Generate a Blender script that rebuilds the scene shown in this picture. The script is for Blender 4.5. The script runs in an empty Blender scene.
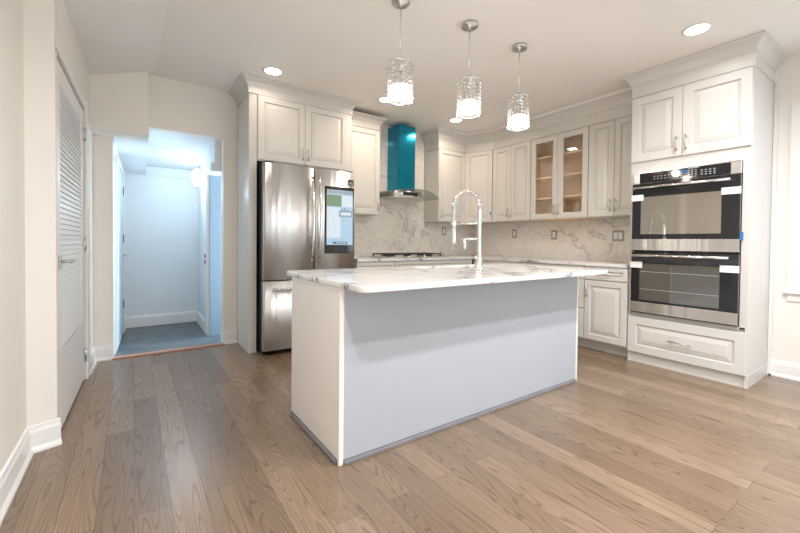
import bpy, bmesh, math, random
from mathutils import Vector, Matrix
random.seed(7)
scene = bpy.context.scene
col = scene.collection
PI = math.pi

# ------------------------------------------------------------------ camera
YAW, PITCH, ROLL = math.radians(34.914), math.radians(1.016), math.radians(-0.543)
R0 = Vector((math.cos(YAW), -math.sin(YAW), 0)); F0 = Vector((math.sin(YAW), math.cos(YAW), 0)); U0 = Vector((0, 0, 1))
U1 = U0 * math.cos(PITCH) + F0 * math.sin(PITCH); FW = F0 * math.cos(PITCH) - U0 * math.sin(PITCH)
RT = R0 * math.cos(ROLL) - U1 * math.sin(ROLL); UP = R0 * math.sin(ROLL) + U1 * math.cos(ROLL)
cd = bpy.data.cameras.new('camera'); cam = bpy.data.objects.new('camera', cd); col.objects.link(cam)
cd.sensor_width = 36; cd.lens = 381.79 / 800 * 36; cd.shift_y = -(266.5 - 248.67) / 800
cd.clip_start = .02
M4 = Matrix((RT, UP, -FW)).transposed().to_4x4(); M4.translation = Vector((0, 0, 1.113))
cam.matrix_world = M4
scene.camera = cam

# ------------------------------------------------------------------ world, light, exposure
w = bpy.data.worlds.new('world'); scene.world = w; w.use_nodes = True
bg = w.node_tree.nodes['Background']; bg.inputs[0].default_value = (.80, .90, 1, 1); bg.inputs[1].default_value = .8
scene.view_settings.view_transform = 'Standard'; scene.view_settings.look = 'None'
scene.view_settings.gamma = 1; scene.view_settings.use_curve_mapping = False
scene.view_settings.exposure = 0.35
COOL = (.78, .89, 1); WARM = (1, .84, .68); HALLC = (.62, .83, 1)

def area(name, loc, direction, sx, sy, power, color, shape='RECTANGLE', spread=180):
    l = bpy.data.lights.new(name, 'AREA'); l.shape = shape; l.size = sx; l.size_y = sy; l.energy = power; l.color = color
    l.spread = math.radians(spread)
    o = bpy.data.objects.new(name, l); col.objects.link(o); o.location = loc
    o.rotation_euler = Vector(direction).to_track_quat('-Z', 'Y').to_euler(); return o
def point(name, loc, r, power, color):
    l = bpy.data.lights.new(name, 'POINT'); l.shadow_soft_size = r; l.energy = power; l.color = color
    o = bpy.data.objects.new(name, l); col.objects.link(o); o.location = loc; return o
# daylight through the two windows
area('daylight_rear', (2.2, -3.3, 1.25), (0, 1, .10), 3.3, 2.2, 58, COOL)
area('daylight_side', (4.85, -1.05, 1.55), (-1, .1, -.2), 2.1, 1.45, 26, (.88, .94, 1))
area('daylight_side_room', (1.9, 4.72, 1.2), (-1, 0, 0), .5, 1.8, 75, HALLC)  # added lamp beyond the hall door, there to brighten the hall
CANS = [(1.073, 3.641), (2.314, 3.615), (3.432, 3.676), (3.404, 1.085), (.30, .35), (2.0, -.05), (2.75, .35), (1.2, -1.6)]  # out-of-view cans are added fill, except the one inferred before the island
CANW = [1, 6, 5.5, 2.5, 27, 33, 32, 6]
for (x, y), p in zip(CANS, CANW):
    area('can_light', (x, y, 2.690), (0, 0, -1), .13, .13, p, WARM if y > 3 else (.94, .96, 1), 'DISK', 160)
PEND = [(1.442, 2.083), (2.004, 2.015), (2.553, 2.003)]
for x, y in PEND: point('pendant_bulb', (x, y, 2.028), .035, 4.5, (1, .88, .75))
point('sconce_bulb', (.45, 5.20, 1.72), .06, 5, HALLC)

# ------------------------------------------------------------------ materials
def mat(name, base=(.8, .8, .8), rough=.5, metal=0, emit=None, es=0, spec=.5, coat=0):
    m = bpy.data.materials.new(name); m.use_nodes = True; b = m.node_tree.nodes['Principled BSDF']
    b.inputs['Base Color'].default_value = (*base, 1); b.inputs['Roughness'].default_value = rough
    b.inputs['Metallic'].default_value = metal; b.inputs['Specular IOR Level'].default_value = spec
    b.inputs['Coat Weight'].default_value = coat
    if emit: b.inputs['Emission Color'].default_value = (*emit, 1); b.inputs['Emission Strength'].default_value = es
    return m
def nd(m, t, **k):
    n = m.node_tree.nodes.new(t)
    for a, v in k.items(): setattr(n, a, v)
    return n
def lk(m, a, b): m.node_tree.links.new(a, b)
def P(m): return m.node_tree.nodes['Principled BSDF']
def coords(m, scale=(1, 1, 1), rot=(0, 0, 0), kind='Object'):
    tc = nd(m, 'ShaderNodeTexCoord'); mp = nd(m, 'ShaderNodeMapping')
    mp.inputs['Scale'].default_value = scale; mp.inputs['Rotation'].default_value = rot
    lk(m, tc.outputs[kind], mp.inputs['Vector']); return mp.outputs[0]
def noise(m, v, scale, detail=4, rough=.5, dist=0):
    n = nd(m, 'ShaderNodeTexNoise'); n.inputs['Scale'].default_value = scale; n.inputs['Detail'].default_value = detail
    n.inputs['Roughness'].default_value = rough; n.inputs['Distortion'].default_value = dist; lk(m, v, n.inputs['Vector']); return n.outputs['Fac']
def ramp(m, f, stops):
    r = nd(m, 'ShaderNodeValToRGB'); e = r.color_ramp.elements
    while len(e) > 2: e.remove(e[-1])
    for i, (p, c) in enumerate(stops):
        x = e[i] if i < 2 else e.new(p)
        x.position = p; x.color = (*c, 1)
    lk(m, f, r.inputs[0]); return r.outputs[0]
def mix(m, fac, a, b, mode='MIX'):
    n = nd(m, 'ShaderNodeMix', data_type='RGBA', blend_type=mode)
    for s, v in ((n.inputs[0], fac), (n.inputs[6], a), (n.inputs[7], b)):
        if hasattr(v, 'links'): lk(m, v, s)
        elif isinstance(v, (int, float)): s.default_value = v
        else: s.default_value = (*v, 1)
    return n.outputs[2]
def paint(name, c, rough=.5, amt=.03, scale=3):
    m = mat(name, c, rough); v = coords(m)
    lk(m, ramp(m, noise(m, v, scale), [(.3, tuple(x * (1 - amt) for x in c)), (.7, tuple(min(1, x * (1 + amt)) for x in c))]), P(m).inputs['Base Color'])
    return m
def bump(m, h, strength=.2, dist=.01):
    b = nd(m, 'ShaderNodeBump'); b.inputs['Strength'].default_value = strength; b.inputs['Distance'].default_value = dist
    lk(m, h, b.inputs['Height']); lk(m, b.outputs[0], P(m).inputs['Normal'])

def wood_floor():
    m = mat('oak_planks', rough=.27); v = coords(m, rot=(0, 0, PI / 2))
    br = nd(m, 'ShaderNodeTexBrick'); br.offset = .37; br.offset_frequency = 2
    for k, x in (('Scale', 1), ('Mortar Size', .0012), ('Mortar Smooth', .2), ('Brick Width', 1.35), ('Row Height', .127), ('Bias', 0)): br.inputs[k].default_value = x
    br.inputs['Color1'].default_value = (0, 0, 0, 1); br.inputs['Color2'].default_value = (1, 1, 1, 1); br.inputs['Mortar'].default_value = (.5, .5, .5, 1)
    lk(m, v, br.inputs['Vector'])
    # per-plank shift of the grain
    tc = nd(m, 'ShaderNodeTexCoord'); sh = nd(m, 'ShaderNodeVectorMath', operation='SCALE'); sh.inputs['Scale'].default_value = 7.3
    lk(m, br.outputs['Color'], sh.inputs[0])
    ad = nd(m, 'ShaderNodeVectorMath', operation='ADD'); lk(m, tc.outputs['Object'], ad.inputs[0]); lk(m, sh.outputs[0], ad.inputs[1])
    mp = nd(m, 'ShaderNodeMapping'); mp.inputs['Scale'].default_value = (10, .75, 1); lk(m, ad.outputs[0], mp.inputs['Vector'])
    n1 = noise(m, mp.outputs[0], 1.0, 1, .35, .15)
    mul = nd(m, 'ShaderNodeMath', operation='MULTIPLY'); mul.inputs[1].default_value = 150; lk(m, n1, mul.inputs[0])
    sn = nd(m, 'ShaderNodeMath', operation='SINE'); lk(m, mul.outputs[0], sn.inputs[0])
    hm = nd(m, 'ShaderNodeMath', operation='MULTIPLY_ADD'); hm.inputs[1].default_value = .5; hm.inputs[2].default_value = .5; lk(m, sn.outputs[0], hm.inputs[0])
    rings = ramp(m, hm.outputs[0], [(0, (.68, .65, .62)), (.24, (1, 1, 1))])
    mp2 = nd(m, 'ShaderNodeMapping'); mp2.inputs['Scale'].default_value = (170, 5, 1); lk(m, ad.outputs[0], mp2.inputs['Vector'])
    fine = ramp(m, noise(m, mp2.outputs[0], 1, 3), [(.3, (.84, .84, .84)), (.65, (1.0, 1.0, 1.0))])
    tone = ramp(m, br.outputs['Color'], [(0, (.20, .134, .086)), (.5, (.245, .167, .107)), (1, (.30, .206, .136))])
    c = mix(m, 1, tone, rings, 'MULTIPLY'); c = mix(m, 1, c, fine, 'MULTIPLY')
    c = mix(m, br.outputs['Fac'], c, (.10, .07, .05))
    lk(m, c, P(m).inputs['Base Color']); bump(m, fine, .08, .002); P(m).inputs['Specular IOR Level'].default_value = .75
    return m

def quartz(name, base, vein, speck=0, vscale=1.5, vw=.012, dist=1.2):
    m = mat(name, base, .13); v = coords(m)
    n = noise(m, v, vscale, 5, .55, dist)
    sb = nd(m, 'ShaderNodeMath', operation='SUBTRACT'); lk(m, n, sb.inputs[0]); sb.inputs[1].default_value = .5
    ab = nd(m, 'ShaderNodeMath', operation='ABSOLUTE'); lk(m, sb.outputs[0], ab.inputs[0])
    line = ramp(m, ab.outputs[0], [(0, (1, 1, 1)), (vw, (.25, .25, .25)), (vw * 4, (0, 0, 0))])
    mask = ramp(m, noise(m, v, 2.1, 2), [(.42, (0, 0, 0)), (.56, (1, 1, 1))])
    f = mix(m, 1, line, mask, 'MULTIPLY')
    cloud = ramp(m, noise(m, v, 4, 4), [(.35, tuple(x * .955 for x in base)), (.65, base)])
    if speck:
        sp = ramp(m, noise(m, v, 38, 3, .6), [(.36, (1, 1, 1)), (.52, (0, 0, 0))])
        cloud = mix(m, mix(m, 1, sp, (speck,) * 3, 'MULTIPLY'), cloud, vein)
    lk(m, mix(m, f, cloud, vein), P(m).inputs['Base Color']); return m

def steel(name, c=(.72, .71, .695), rough=.40, sc=(3, 3, 260)):
    m = mat(name, c, rough, 1); v = coords(m, sc); f = noise(m, v, 1, 3)
    P(m).inputs['Roughness'].default_value = rough
    P(m).inputs['Anisotropic'].default_value = .93; P(m).inputs['Anisotropic Rotation'].default_value = .25
    bump(m, noise(m, coords(m, (11, 11, .08)), 1, 2), .9, .008)
    tg = nd(m, 'ShaderNodeTangent', direction_type='RADIAL', axis='Z'); lk(m, tg.outputs[0], P(m).inputs['Tangent'])
    return m
def clear_glass(name, tint=(1, 1, 1), gl=.10):
    m = bpy.data.materials.new(name); m.use_nodes = True; m.node_tree.nodes.remove(P(m))
    t = nd(m, 'ShaderNodeBsdfTransparent'); t.inputs[0].default_value = (*tint, 1); g = nd(m, 'ShaderNodeBsdfGlossy'); g.inputs['Roughness'].default_value = .02
    x = nd(m, 'ShaderNodeMixShader'); x.inputs[0].default_value = gl
    lk(m, t.outputs[0], x.inputs[1]); lk(m, g.outputs[0], x.inputs[2]); lk(m, x.outputs[0], m.node_tree.nodes['Material Output'].inputs[0]); return m

M = dict(
 wall=paint('beige_wall_paint', (.84, .79, .72), .6, .015, 1.5), ceil=paint('ceiling_paint', (.91, .87, .82), .7, .015, 1.2),
 hallwall=paint('hall_wall_paint', (.78, .80, .81), .6, .02, 2), trim=paint('white_trim_paint', (.83, .81, .78), .35, .01),
 islside=paint('white_island_side_paint', (.87, .82, .77), .4, .012, 2),  # island side: extra brightness put into the paint colour
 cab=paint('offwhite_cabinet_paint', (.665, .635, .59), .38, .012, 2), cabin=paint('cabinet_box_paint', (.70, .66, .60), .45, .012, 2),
 island=paint('pale_grey_island_paint', (.43, .45, .48), .4, .012, 2),  # front of the same island, with shade put into its colour
 maple=paint('maple_veneer', (.92, .68, .42), .45, .10, 6),
 floor=wood_floor(), hallfloor=paint('grey_hall_floor', (.10, .12, .13), .35, .35, 5),
 threshold=paint('red_oak_threshold', (.50, .25, .17), .4, .12, 18),
 quartz=quartz('white_quartz', (.82, .80, .77), (.17, .17, .18), 0, 1.5, .022),
 splash=quartz('speckled_backsplash', (.84, .78, .70), (.46, .42, .39), .34, 1.1, .006, .5),
 steel=steel('brushed_steel'), chrome=mat('chrome', (.80, .80, .79), .12, 1), nickel=mat('satin_nickel', (.60, .58, .55), .3, 1),
 chromew=mat('bright_chrome', (.80, .80, .80), .16, 1),
 dark=mat('dark_plastic', (.02, .02, .022), .4), gap=mat('dark_recess', (.05, .045, .04), .7), blackglass=mat('black_glass', (.012, .012, .014), .06, 0, spec=.6),
 window=mat('oven_window_glass', (.46, .42, .36), .04, .85), window_dim=mat('dark_oven_window_glass', (.25, .235, .205), .04, .8), iron=mat('cast_iron', (.02, .02, .02), .55),  # lower oven glass copies the upper, dimmer reflection put into its colour
 teal=mat('teal_film_on_steel', (.0, .25, .39), .16, .7, coat=.3), silver=mat('silver_panel', (.72, .71, .70), .28, 1),
 foam=mat('white_foam_tape', (.85, .86, .84), .6), bluetape=mat('blue_tape', (.02, .14, .34), .6),
 lens=mat('lamp_lens', (1, 1, 1), .5, emit=(1, .95, .88), es=9), glow=mat('frosted_glow', (1, 1, 1), .5, emit=(1, .93, .84), es=3.2),
 sconce=mat('sconce_glow', (1, 1, 1), .5, emit=(.80, .92, 1), es=4),
 glass=clear_glass('clear_glass'), hoodglass=clear_glass('hood_glass', (.80, .82, .80), .22), edge=mat('glass_edge', (.10, .12, .11), .2),
 outlet=mat('grey_outlet_plate', (.36, .33, .30), .35, .4), white=mat('white_plastic', (.82, .80, .76), .4),
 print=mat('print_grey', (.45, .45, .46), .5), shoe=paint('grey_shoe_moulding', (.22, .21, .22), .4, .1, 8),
 screen=mat('screen_light', (.1, .1, .1), .2, emit=(.42, .64, .85), es=.62), sgreen=mat('screen_green', (.1, .1, .1), .2, emit=(.22, .38, .20), es=.45),
 swhite=mat('screen_white', (.1, .1, .1), .2, emit=(.70, .80, .88), es=.68), sdark=mat('screen_dark', (.05, .05, .05), .2, emit=(.10, .20, .30), es=.5),
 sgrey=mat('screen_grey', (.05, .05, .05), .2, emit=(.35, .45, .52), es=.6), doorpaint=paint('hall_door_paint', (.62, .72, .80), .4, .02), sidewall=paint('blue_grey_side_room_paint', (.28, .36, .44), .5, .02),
)
def crystal():
    m = bpy.data.materials.new('crystal_beads'); m.use_nodes = True; m.node_tree.nodes.remove(P(m))
    t = nd(m, 'ShaderNodeBsdfTransparent'); t.inputs[0].default_value = (.95, .95, .95, 1)
    g = nd(m, 'ShaderNodeBsdfGlossy'); g.inputs['Roughness'].default_value = .08; g.inputs[0].default_value = (.75, .74, .73, 1)
    d = nd(m, 'ShaderNodeBsdfTranslucent'); d.inputs[0].default_value = (.95, .93, .9, 1)
    x = nd(m, 'ShaderNodeMixShader'); x.inputs[0].default_value = .22; y = nd(m, 'ShaderNodeMixShader'); y.inputs[0].default_value = .5
    lk(m, g.outputs[0], x.inputs[1]); lk(m, d.outputs[0], x.inputs[2]); lk(m, x.outputs[0], y.inputs[1]); lk(m, t.outputs[0], y.inputs[2])
    lk(m, y.outputs[0], m.node_tree.nodes['Material Output'].inputs[0]); return m
M['crystal'] = crystal()

# ------------------------------------------------------------------ mesh helpers
class MB:
    def __init__(s): s.bm = bmesh.new(); s.mi = 0
    def quad(s, vs, smooth=False):
        f = s.bm.faces.new(vs); f.material_index = s.mi; f.smooth = smooth; return f
    def box(s, x0, y0, z0, x1, y1, z1, bev=0):
        r = bmesh.ops.create_cube(s.bm, size=1); vs = r['verts']
        for v in vs: v.co = Vector(((x0 + x1) / 2 + v.co.x * (x1 - x0), (y0 + y1) / 2 + v.co.y * (y1 - y0), (z0 + z1) / 2 + v.co.z * (z1 - z0)))
        fs = {f for v in vs for f in v.link_faces}
        for f in fs: f.material_index = s.mi
        if bev:
            es = list({e for v in vs for e in v.link_edges})
            bmesh.ops.bevel(s.bm, geom=es, offset=bev, segments=2, profile=.6, affect='EDGES', material=-1)
        return s
    def tube(s, pts, r, seg=10, cap=True):
        pts = [Vector(p) for p in pts]; rings = []; up = None
        for i, p in enumerate(pts):
            t = (pts[min(i + 1, len(pts) - 1)] - pts[max(i - 1, 0)]).normalized()
            if up is None: up = Vector((0, 0, 1)) if abs(t.z) < .9 else Vector((1, 0, 0))
            a = t.cross(up).normalized(); up = a.cross(t).normalized()
            rr = r[i] if isinstance(r, (list, tuple)) else r
            rings.append([s.bm.verts.new(p + (a * math.cos(2 * PI * k / seg) + up * math.sin(2 * PI * k / seg)) * rr) for k in range(seg)])
        for A, B in zip(rings, rings[1:]):
            for k in range(seg): s.quad((A[k], A[(k + 1) % seg], B[(k + 1) % seg], B[k]), True)
        if cap: s.quad(rings[0][::-1]); s.quad(rings[-1])
        return s
    def lathe(s, prof, c=(0, 0, 0), seg=24, axis='z', cap=True):
        c = Vector(c); rings = []
        for r, h in prof:
            ring = []
            for k in range(seg):
                a = 2 * PI * k / seg; x, y = r * math.cos(a), r * math.sin(a)
                ring.append(s.bm.verts.new(c + (Vector((x, y, h)) if axis == 'z' else Vector((h, x, y)) if axis == 'x' else Vector((x, h, y)))))
            rings.append(ring)
        for A, B in zip(rings, rings[1:]):
            for k in range(seg): s.quad((A[k], A[(k + 1) % seg], B[(k + 1) % seg], B[k]), True)
        if cap and prof[0][0] > 1e-6: s.quad(rings[0][::-1])
        if cap and prof[-1][0] > 1e-6: s.quad(rings[-1])
        return s
    def prism(s, pts, z0, z1, smooth=False):
        a = [s.bm.verts.new((x, y, z0)) for x, y in pts]; b = [s.bm.verts.new((x, y, z1)) for x, y in pts]
        s.quad(a[::-1]); s.quad(b)
        for i in range(len(pts)): s.quad((a[i], a[(i + 1) % len(pts)], b[(i + 1) % len(pts)], b[i]), smooth)
        return s
    def hexa(s, lo, hi):                      # two matching 4-point loops
        a = [s.bm.verts.new(p) for p in lo]; b = [s.bm.verts.new(p) for p in hi]; s.quad(a[::-1]); s.quad(b)
        for i in range(4): s.quad((a[i], a[(i + 1) % 4], b[(i + 1) % 4], b[i]))
        return s
    def sweep(s, path, prof):                 # profile (offset to the right of travel, z) along a plan path, mitred
        n = len(path); rings = []
        for i, p in enumerate(path):
            ns = []
            for j in (i - 1, i):
                if 0 <= j < n - 1:
                    d = (Vector(path[j + 1]) - Vector(path[j])).normalized(); ns.append(Vector((d.y, -d.x)))
            m = ns[0] if len(ns) == 1 else (ns[0] + ns[1]) / (1 + ns[0].dot(ns[1]))
            rings.append([s.bm.verts.new((p[0] + m.x * o, p[1] + m.y * o, z)) for o, z in prof])
        k = len(prof)
        for A, B in zip(rings, rings[1:]):
            for i in range(k): s.quad((A[i], A[(i + 1) % k], B[(i + 1) % k], B[i]))
        s.quad(rings[0][::-1]); s.quad(rings[-1]); return s
    def rings_xz(s, loops, close_front=True):   # list of rectangles (x0,z0,x1,z1,y) joined in sequence
        R = [[s.bm.verts.new(p) for p in ((a, y, b), (c, y, b), (c, y, d), (a, y, d))] for a, b, c, d, y in loops]
        s.quad(R[0][::-1])
        for A, B in zip(R, R[1:]):
            for i in range(4): s.quad((A[i], A[(i + 1) % 4], B[(i + 1) % 4], B[i]))
        if close_front: s.quad(R[-1])
        return s
    def build(s, name, mats, parent=None, world=False):
        bmesh.ops.recalc_face_normals(s.bm, faces=s.bm.faces)
        me = bpy.data.meshes.new(name); 
        if world and parent is not None:
            s.bm.transform(wm(parent).inverted())
        s.bm.to_mesh(me); s.bm.free()
        for m in (mats if isinstance(mats, (list, tuple)) else [mats]): me.materials.append(m)
        o = bpy.data.objects.new(name, me); col.objects.link(o)
        if parent is not None: o.parent = parent
        return o
def wm(o):
    m = Matrix.LocRotScale(o.location, o.rotation_euler, o.scale)
    return wm(o.parent) @ m if o.parent else m
def tag(o, label, cat, group=None, kind=None):
    o['label'] = label; o['category'] = cat
    if group: o['group'] = group
    if kind: o['kind'] = kind
    return o
def thing(name, label, cat, loc=(0, 0, 0), rz=0, group=None, kind=None):
    o = bpy.data.objects.new(name, None); o.empty_display_size = .1; col.objects.link(o)
    o.location = loc; o.rotation_euler = (0, 0, rz); return tag(o, label, cat, group, kind)
def struct(name, mb, m, label, cat):
    return tag(mb.build(name, m), label, cat, kind='structure')
def copy_tree(o, parent=None):
    c = o.copy(); col.objects.link(c); c.parent = parent
    for ch in list(o.children): copy_tree(ch, c)
    return c

# ------------------------------------------------------------------ room shell
H = 2.70; XR = 4.50; YB = 4.42; YR = -3.0
mb = MB().box(-.62, YR - .15, -.12, XR + .15, YB + .0, 0); struct('floor', mb, M['floor'], 'brown oak plank floor of the kitchen', 'floor')
mb = MB().box(-.62, YR - .15, H, XR + .15, YB + .13, H + .12); struct('ceiling', mb, M['ceil'], 'flat beige kitchen ceiling', 'ceiling')
OX0, OX1, OZ = -.155, .785, 2.195
mb = MB().box(-.62, YB, 0, OX0, YB + .13, H).box(OX1, YB, 0, XR + .15, YB + .13, H).box(OX0, YB, OZ, OX1, YB + .13, H)
struct('wall_back', mb, M['wall'], 'beige back wall with an open doorway to the hall', 'wall')
WY0, WY1, WZ0, WZ1 = -2.3, .68, .76, 2.2
mb = MB().box(XR, YR - .15, 0, XR + .15, WY0, H).box(XR, WY1, 0, XR + .15, YB, H).box(XR, WY0, 0, XR + .15, WY1, WZ0).box(XR, WY0, WZ1, XR + .15, WY1, H)
struct('wall_right', mb, M['wall'], 'pale right wall behind the ovens', 'wall')
RX0, RX1, RZ0, RZ1 = .55, 3.85, .08, 2.28
mb = MB().box(-.62, YR - .15, 0, RX0, YR, H).box(RX1, YR - .15, 0, XR, YR, H).box(RX0, YR - .15, 0, RX1, YR, RZ0).box(RX0, YR - .15, RZ1, RX1, YR, H)
struct('wall_rear', mb, M['wall'], 'wall behind the camera with wide glazing', 'wall')
# left wall: near stretch, small jog, then the stretch holding the louvred door
LX, LY, LRZ = -.343, 2.75, math.radians(-1.35)
def onl(x, y):     # local (into room, along wall) -> world plan
    c, s_ = math.cos(LRZ), math.sin(LRZ); return (LX + c * x - s_ * y, LY + s_ * x + c * y)
DY0, DY1, DZ = .055, 1.13, 2.125
mb = MB().prism([(-.62, YR), (-.455, YR), (-.455, 2.70), onl(0, 0), onl(0, DY0), onl(-.2, DY0), (-.62, 2.75)], 0, H)
mb.prism([onl(-.2, DY1), onl(0, DY1), onl(0, 1.668), onl(-.2, 1.668)], 0, H)
mb.prism([onl(-.2, DY0), onl(0, DY0), onl(0, DY1), onl(-.2, DY1)], DZ, H)
mb.prism([onl(-.26, DY0 - .1), onl(-.2, DY0 - .1), onl(-.2, 1.668), onl(-.26, 1.668)], 0, H)
struct('wall_left', mb, M['wall'], 'cream left wall with a shallow jog before the louvred door', 'wall')
BXY = 4.25
# sloping soffit under the stair and the lower bulkhead over the hall opening
mb = MB().hexa([(-.46, YR, 2.48), (.19, YR, 2.685), (.19, YR, H), (-.46, YR, H)], [(-.46, BXY, 2.48), (.19, BXY, 2.685), (.19, BXY, H), (-.46, BXY, H)])
struct('trim_1', mb, M['ceil'], 'sloping soffit along the left side of the ceiling', 'soffit')
mb = MB().hexa([(-.33, BXY + .001, 2.07), (.118, BXY + .001, 2.07), (.118, BXY + .001, 2.699), (-.33, BXY + .001, 2.699)], [(-.33, YB, 2.055), (.118, YB, 2.055), (.118, YB, 2.699), (-.33, YB, 2.699)])
struct('trim_2', mb, M['wall'], 'boxed bulkhead over the left half of the hall opening', 'bulkhead')
# hall beyond
HX0, HX1, HY = -.115, .72, 5.87
HXN = -.150; HRZ = -math.atan2(HX0 + .012 - HXN, HY - YB - .13)
mb = MB().box(HXN - .10, YB, -.12, HX1 + .12, HY + .12, -.004); struct('floor_hall', mb, M['hallfloor'], 'dark grey worn floor of the hall', 'floor')
mb = MB().box(HX0 - .12, HY, 0, HX1 + .12, HY + .12, 2.4); struct('wall_hall_back', mb, M['hallwall'], 'blue lit end wall of the hall', 'wall')
mb = MB().prism([(HXN - .12, YB + .13), (HXN, YB + .13), (HX0 + .012, HY), (HX0 - .12, HY)], 0, 2.4); struct('wall_hall_left', mb, M['hallwall'], 'left hall wall with a door', 'wall')
mb = MB().box(HX1, 4.875, 0, HX1 + .12, HY, 2.5).box(HX1, YB + .13, 1.86, HX1 + .12, 4.875, 2.5); struct('wall_hall_right', mb, M['hallwall'], 'right hall wall with a globe wall lamp', 'wall')
mb = MB().hexa([(HXN, YB + .13, 2.20), (HX1, YB + .13, 2.20), (HX1, YB + .13, 2.5), (HXN, YB + .13, 2.5)], [(HX0, HY, 2.05), (HX1, HY, 2.05), (HX1, HY, 2.5), (HX0, HY, 2.5)])
struct('ceiling_hall', mb, M['hallwall'], 'sloping white ceiling of the hall', 'ceiling')
mb = MB().hexa([(HXN, YB + .001, 2.055), (.118, YB + .001, 2.055), (.118, YB + .001, 2.19), (HXN, YB + .001, 2.19)], [(HX0, HY - .001, 1.935), (.118, HY - .001, 1.935), (.118, HY - .001, 2.045), (HX0, HY - .001, 2.045)])
struct('trim_3', mb, M['hallwall'], 'lower dropped strip along the left of the hall ceiling', 'soffit')
mb = MB().box(.126, HY - .022, 1.935, HX1 - .001, HY - .001, 2.05); struct('trim_4', mb, M['hallwall'], 'raised band along the top of the hall end wall', 'trim')  # wall top is only lit differently; the band is added in shape
mb = MB().box(OX0 + .002, YB - .045, .001, OX1 - .002, YB + .03, .014, .004); struct('trim_5', mb, M['threshold'], 'reddish wood threshold strip at the hall doorway', 'threshold')
struct('wall_side_room', MB().box(HX1 + .121, HY, 0, 2.4, HY + .12, 2.4), M['sidewall'], 'far wall of the side room seen through the hall door', 'wall')  # side room invented to let extra light into the hall
struct('floor_side_room', MB().box(HX1 + .121, YB + .131, -.12, 2.4, HY, -.004), M['hallfloor'], 'grey floor of the side room off the hall', 'floor')
# baseboards
BB = [(0, 0), (.030, 0), (.030, .012), (.018, .03), (.016, .105), (.011, .118), (.009, .135), (0, .140)]
def base(name, path, label, m='trim', prof=BB):
    struct(name, MB().sweep(path, prof), M[m], label, 'baseboard')
base('baseboard_left', [(-.455, YR), (-.455, 2.70), (LX + .012, 2.748)], 'white baseboard along the near left wall')
base('baseboard_left_far', [onl(0, 1.245), onl(0, 1.668), (OX0 - .012, YB)], 'white baseboard wrapping the corner left of the hall doorway')
base('baseboard_back', [(OX1 + .012, YB), (.922, YB)], 'short white baseboard between hall doorway and fridge cabinet')
base('baseboard_right', [(XR, .86), (XR, YR)], 'white baseboard under the side window')
HB = [(0, 0), (.02, 0), (.016, .115), (.008, .14), (0, .145)]
base('baseboard_hall', [(HX0 + .010, 5.72), (HX0 + .012, HY), (HX1, HY), (HX1, 5.03)], 'white baseboard round the end of the hall', 'trim', HB)
# corner scribe between oven cabinet and wall
struct('trim_6', MB().box(4.47, .842, .0, 4.498, .866, 2.60), M['trim'], 'thin scribe strip where the oven cabinet meets the wall', 'trim')

# louvred closet door
d1 = thing('door_1', 'white louvred closet door in the left wall', 'door', (LX, LY, 0), LRZ, kind='structure')
x0, x1 = -.035, -.004
mb = MB().box(x0, DY0 + .006, .018, x1, DY0 + .105, DZ - .015, .003).box(x0, DY1 - .105, .018, x1, DY1 - .006, DZ - .015, .003)
mb.box(x0, DY0 + .105, .018, x1, DY1 - .105, .46, .003).box(x0, DY0 + .105, DZ - .135, x1, DY1 - .105, DZ - .015, .003)
mb.build('door_frame', M['trim'], d1)
mb = MB(); z = .475
while z < DZ - .15:
    mb.hexa([(-.018, DY0 + .1, z + .038), (-.014, DY0 + .1, z + .039), (-.005, DY0 + .1, z + .003), (-.009, DY0 + .1, z)],
            [(-.018, DY1 - .1, z + .038), (-.014, DY1 - .1, z + .039), (-.005, DY1 - .1, z + .003), (-.009, DY1 - .1, z)]); z += .0315
mb.box(-.026, DY0 + .09, .45, -.021, DY1 - .09, DZ - .12)
mb.build('louvers', M['trim'], d1)
CP = .02
mb = MB().box(0.001, DY1 + .004, 0, CP, DY1 + .10, DZ + .075, .004).box(0.001, .004, DZ + .008, .007, DY1 + .004, DZ + .075, .002)
mb.build('casing', M['trim'], d1)
for z in (.20, 1.07, 1.93):
    mb = MB().box(-.003, DY1 - .035, z - .045, .004, DY1 - .008, z + .045, .001).tube([(.005, DY1 - .003, z - .05), (.005, DY1 - .003, z + .05)], .006, 8); mb.build('hinge', M['nickel'], d1)
mb = MB().box(-.004, DY0 + .02, .94, .006, DY0 + .075, 1.02, .002).tube([(0, DY0 + .048, .985), (.045, DY0 + .048, .985), (.05, DY0 + .06, .985), (.05, DY0 + .16, .985)], .009, 8)
mb.build('door_handle', M['nickel'], d1)
# hall doors
d2 = thing('door_2', 'pale blue lit door on the left side of the hall', 'door', (HXN + .05 * math.tan(-HRZ) + .0005, 4.60, 0), HRZ, kind='structure')
MB().box(.002, .06, .01, .012, .98, 1.86, .003).build('door_slab', M['doorpaint'], d2)
MB().box(.001, 0.0, 0, .006, .055, 1.93, .002).box(.001, .985, 0, .022, 1.05, 1.93, .003).box(.001, .055, 1.865, .022, .985, 1.93, .003).build('casing', M['trim'], d2)
for z in (.35, 1.12, 1.68): MB().box(.012, .955, z - .05, .020, .985, z + .05, .001).build('hinge', M['gap'], d2)
MB().lathe([(.025, 0), (.025, .006), (.01, .01), (.01, .04), (.001, .041)], (.012, .90, .93), 14, 'x').tube([(.05, .90, .93), (.05, .80, .93)], .009, 8).build('door_handle', M['nickel'], d2)
d3 = thing('door_3', 'blue painted door frame on the right side of the hall', 'door', (HX1, 4.56, 0), 0, kind='structure')
MB().box(-.024, .38, 0, -.001, .47, 1.93, .003).box(-.03, -.005, 1.86, -.001, .49, 1.95, .004).box(-.014, .32, 0, -.001, .378, 1.86, .002).build('casing', M['trim'], d3)
MB().box(.0, .296, 0, .119, .3145, 1.86, .001).build('jamb', M['sidewall'], d3)
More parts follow.
